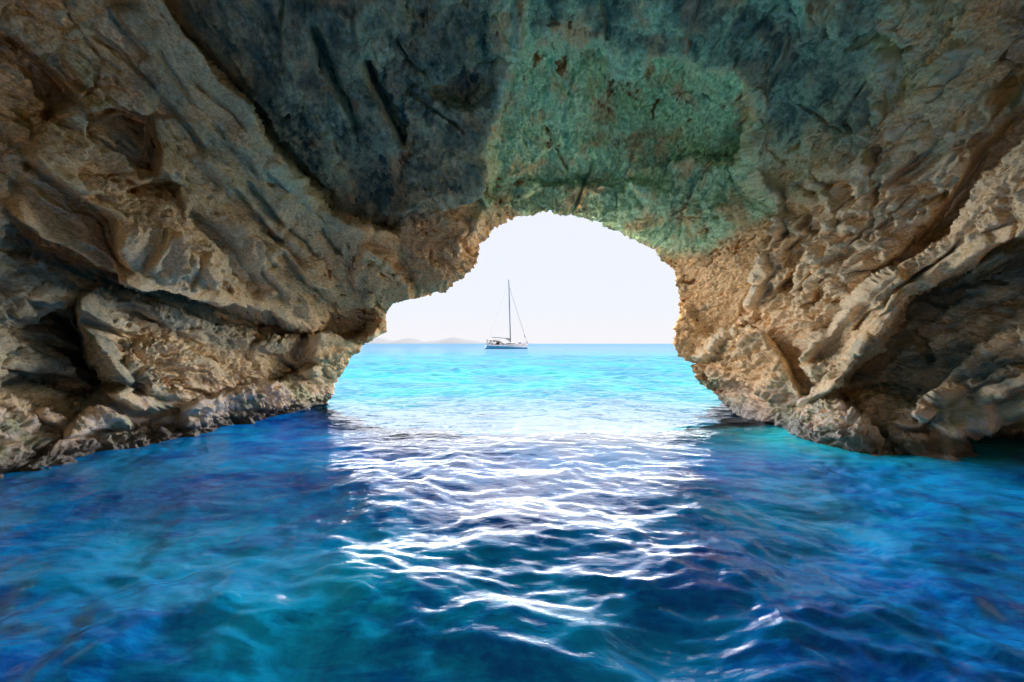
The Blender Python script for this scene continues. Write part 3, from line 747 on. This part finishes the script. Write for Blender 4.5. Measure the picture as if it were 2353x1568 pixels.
bm = bmesh.new()                                     # bow pulpit
tube(bm, [(5.7, -.62, 1.62), (5.75, -.6, 2.25), (6.9, -.15, 2.38), (7.1, 0, 2.38), (6.9, .15, 2.38), (5.75, .6, 2.25), (5.7, .62, 1.62)], .022, 6); tube(bm, [(6.9, .12, 1.75), (6.95, .12, 2.38)], .02, 6)
bm_obj('pulpit', bm, STEEL, yb)
bm = bmesh.new(); box(bm, (6.95, 0, 2.1), (.28, .22, .3), .05); bm_obj('furler_drum', bm, BLACKC, yb)
bm = bmesh.new(); box(bm, (4.55, .3, 1.9), (.55, .5, .36), .08); bm_obj('foredeck_locker', bm, BLACKC, yb)
bm = bmesh.new(); tube(bm, [(-6.35, -1.6, 1.2), (-6.4, -1.55, 3.1), (-6.4, 0, 3.2), (-6.4, 1.55, 3.1), (-6.35, 1.6, 1.2)], .05, 8); bm_obj('stern_arch', bm, BLACKC, yb)
# bimini and sprayhood
bm = bmesh.new()
loft(bm, [[(x, y, z + .16 * (1 - (y / 1.6) ** 2)) for y in (-1.6, -1.1, -.5, 0, .5, 1.1, 1.6)] for x, z in ((-6.3, 2.78), (-5.4, 2.9), (-4.4, 2.92), (-3.9, 2.86))], False)
r_ = bmesh.ops.extrude_face_region(bm, geom=bm.faces[:]); [setattr(v.co, 'z', v.co.z - .07) for v in r_['geom'] if isinstance(v, bmesh.types.BMVert)]
bim = bm_obj('bimini', bm, CANVAS, yb)
bm = bmesh.new(); box(bm, (-5.35, 0, 2.70), (1.9, 2.9, .05)); bm_obj('lining', bm, BLACKC, bim)
for s in (-1, 1):
    bm = bmesh.new(); tube(bm, [(-5.9, s * 1.6, 1.3), (-5.3, s * 1.58, 2.8)], .03, 6); bm_obj('frame_pole', bm, STEEL, bim)
    bm = bmesh.new(); tube(bm, [(-4.3, s * 1.6, 1.3), (-4.9, s * 1.58, 2.8)], .03, 6); bm_obj('frame_pole', bm, STEEL, bim)
bm = bmesh.new(); S = []
for x, w, z in ((-4.2, 1.55, 1.62), (-3.4, 1.6, 1.64), (-2.6, 1.55, 1.5), (-1.9, 1.42, 1.1), (-1.3, 1.25, .72)):
    zb = sheer((x + 6.6) / 13.6)
    S.append([(x, -w, zb + z * .62), (x, -w * .9, zb + z * .9), (x, -w * .5, zb + z), (x, w * .5, zb + z), (x, w * .9, zb + z * .9), (x, w, zb + z * .62)])
loft(bm, S, False); hood = bm_obj('sprayhood', bm, CANVAS, yb)
for s in (-1, 1):
    bm = bmesh.new(); loft(bm, [[(-4.0, s * 1.5, 1.35), (-2.3, s * 1.42, 1.4), (-2.6, s * 1.44, 2.1), (-3.3, s * 1.5, 2.6), (-3.1, s * 1.5, 1.9)], [(-4.0, s * 1.46, 1.35), (-2.3, s * 1.38, 1.4), (-2.6, s * 1.40, 2.1), (-3.3, s * 1.46, 2.6), (-3.1, s * 1.46, 1.9)]]); bm_obj('hood_side', bm, BLACKC, hood)
bm = bmesh.new(); box(bm, (-4.6, 0, 1.42), (2.6, 2.6, .3), .06); bm_obj('cockpit_coaming', bm, WHITE, yb)
bm = bmesh.new(); box(bm, (-5.75, -.9, 1.65), (.35, .4, .7), .06); ped = bm_obj('helm_pedestal', bm, BLACKC, yb)
bm = bmesh.new()
tube(bm, [(-5.55, -.9 + .45 * math.cos(a), 1.9 + .45 * math.sin(a)) for a in [2 * math.pi * k_ / 20 for k_ in range(21)]], .02, 6); bm_obj('wheel', bm, STEEL, ped)
YP = (-.5 - 1.35 * math.cos(math.radians(7)), 169 - 1.35 * math.sin(math.radians(7)), 0.0)
yb.location = YP; yb.rotation_euler = (0, 0, math.radians(7))
def on_boat(x, y, z):
    a = math.radians(7); return (YP[0] + x * math.cos(a) - y * math.sin(a), YP[1] + x * math.sin(a) + y * math.cos(a), YP[2] + z)
# horseshoe lifebuoy on the near rail
bm = bmesh.new(); tube(bm, [(.26 * math.cos(a), 0, .30 * math.sin(a)) for a in [math.radians(-60 + 300 * k_ / 18) for k_ in range(19)]], .085, 8)
lb = bm_obj('lifebuoy', bm, ORANGE, None, True); lb.location = on_boat(-4.95, -1.95, 1.6); lb.rotation_euler = (0, 0, math.radians(7))
tag(lb, 'orange horseshoe lifebuoy hung on the stern rail of the yacht', 'lifebuoy')
# person standing at the helm
def person(loc, rz):
    J = {'pel': (0, 0, .92), 'chest': (0, .02, 1.30), 'neck': (0, .02, 1.48), 'head': (0, .04, 1.60), 'top': (0, .04, 1.74),
         'hl': (-.1, 0, .88), 'kl': (-.11, .03, .48), 'al': (-.12, -.02, .08), 'tl': (-.13, .12, .03), 'hr': (.1, 0, .88), 'kr': (.11, .03, .48), 'ar': (.12, -.02, .08), 'tr': (.13, .12, .03),
         'sl': (-.19, .02, 1.42), 'el': (-.25, .12, 1.16), 'wl': (-.18, .36, 1.12), 'sr': (.19, .02, 1.42), 'er': (.25, .12, 1.16), 'wr': (.18, .36, 1.12)}
    RAD = {'pel': .14, 'chest': .15, 'neck': .055, 'head': .095, 'top': .06, 'hl': .09, 'kl': .06, 'al': .04, 'tl': .035, 'hr': .09, 'kr': .06, 'ar': .04, 'tr': .035,
           'sl': .06, 'el': .042, 'wl': .03, 'sr': .06, 'er': .042, 'wr': .03}
    E = [('pel', 'chest'), ('chest', 'neck'), ('neck', 'head'), ('head', 'top'), ('pel', 'hl'), ('hl', 'kl'), ('kl', 'al'), ('al', 'tl'), ('pel', 'hr'), ('hr', 'kr'), ('kr', 'ar'), ('ar', 'tr'),
         ('chest', 'sl'), ('sl', 'el'), ('el', 'wl'), ('chest', 'sr'), ('sr', 'er'), ('er', 'wr')]
    names = list(J); me = bpy.data.meshes.new('person')
    me.from_pydata([J[n_] for n_ in names], [(names.index(a), names.index(b)) for a, b in E], [])
    o = link('person', me, PERS)
    o.modifiers.new('Skin', 'SKIN'); o.modifiers.new('Sub', 'SUBSURF').levels = 1
    for i, n_ in enumerate(names):
        me.skin_vertices[0].data[i].radius = (RAD[n_], RAD[n_]); me.skin_vertices[0].data[i].use_root = (n_ == 'pel')
    o.location = loc; o.rotation_euler = (0, 0, rz)
    return o
m = N('dark_clothes'); sep = m.n('ShaderNodeSeparateXYZ'); tc = m.n('ShaderNodeTexCoord'); m.put(sep.inputs[0], tc.outputs['Object'])
m.set('Base Color', m.mix(m.ramp(sep.outputs[2], 1.47, 1.50), rgb(.002, .002, .003), rgb(.02, .011, .007))); m.set('Roughness', .9); m.set('Specular IOR Level', .03); PERS = m.m
tag(person(on_boat(-5.2, -1.0, 1.28 - .02), math.radians(97)), 'person in dark clothes standing under the canopy at the helm of the yacht', 'person')

# ------------------------------------------------------------------ light, sky, camera
SUN_EL, SUN_AZ = math.radians(43), math.radians(4)   # azimuth from +Y clockwise: over the open sea; through the added roof hole it reaches the back wall
w = bpy.data.worlds.new('World'); SC.world = w; w.use_nodes = True
nt = w.node_tree; bg = nt.nodes['Background']
sky = nt.nodes.new('ShaderNodeTexSky'); sky.sky_type = 'NISHITA'; sky.sun_disc = False
sky.sun_elevation = SUN_EL; sky.sun_rotation = SUN_AZ; sky.air_density = 1.0; sky.dust_density = .6; sky.ozone_density = 1.0
hs = nt.nodes.new('ShaderNodeHueSaturation'); hs.inputs['Saturation'].default_value = .16   # milky summer haze
nt.links.new(sky.outputs[0], hs.inputs['Color']); wb = nt.nodes.new('ShaderNodeMix'); wb.data_type = 'RGBA'; wb.blend_type = 'MULTIPLY'; wb.inputs[0].default_value = 1; wb.inputs[7].default_value = (.94, .96, 1.06, 1)
nt.links.new(hs.outputs[0], wb.inputs[6]); nt.links.new(wb.outputs[2], bg.inputs[0]); bg.inputs[1].default_value = 0.10
sl = bpy.data.lights.new('sun', 'SUN'); sl.energy = 4.8; sl.angle = math.radians(.53); sl.color = (1, .90, .76)
so = bpy.data.objects.new('sun', sl); C.objects.link(so)
sdir = Vector((math.sin(SUN_AZ) * math.cos(SUN_EL), math.cos(SUN_AZ) * math.cos(SUN_EL), math.sin(SUN_EL)))
so.rotation_euler = sdir.to_track_quat('Z', 'Y').to_euler(); so.location = (0, 0, 60)

cam = bpy.data.cameras.new('camera'); cam.lens = 18; cam.sensor_width = 36; cam.clip_start = .05; cam.clip_end = 120000
cam.shift_y = 6 / 2353
co = bpy.data.objects.new('camera', cam); C.objects.link(co); co.location = (0, 0, EYE); co.rotation_euler = (math.radians(90), 0, 0)
SC.camera = co
SC.view_settings.view_transform = 'Standard'; SC.view_settings.look = 'None'; SC.view_settings.exposure = 5.5; SC.view_settings.gamma = 1
SC.view_settings.use_curve_mapping = False
SC.render.engine = 'CYCLES'
cy = SC.cycles; cy.max_bounces = 8; cy.diffuse_bounces = 3; cy.glossy_bounces = 3; cy.transmission_bounces = 2; cy.caustics_reflective = False; cy.caustics_refractive = False
cy.sample_clamp_direct = .94 / 2 ** 5.5; cy.sample_clamp_indirect = 3; cy.use_guiding = True; cy.use_denoising = True
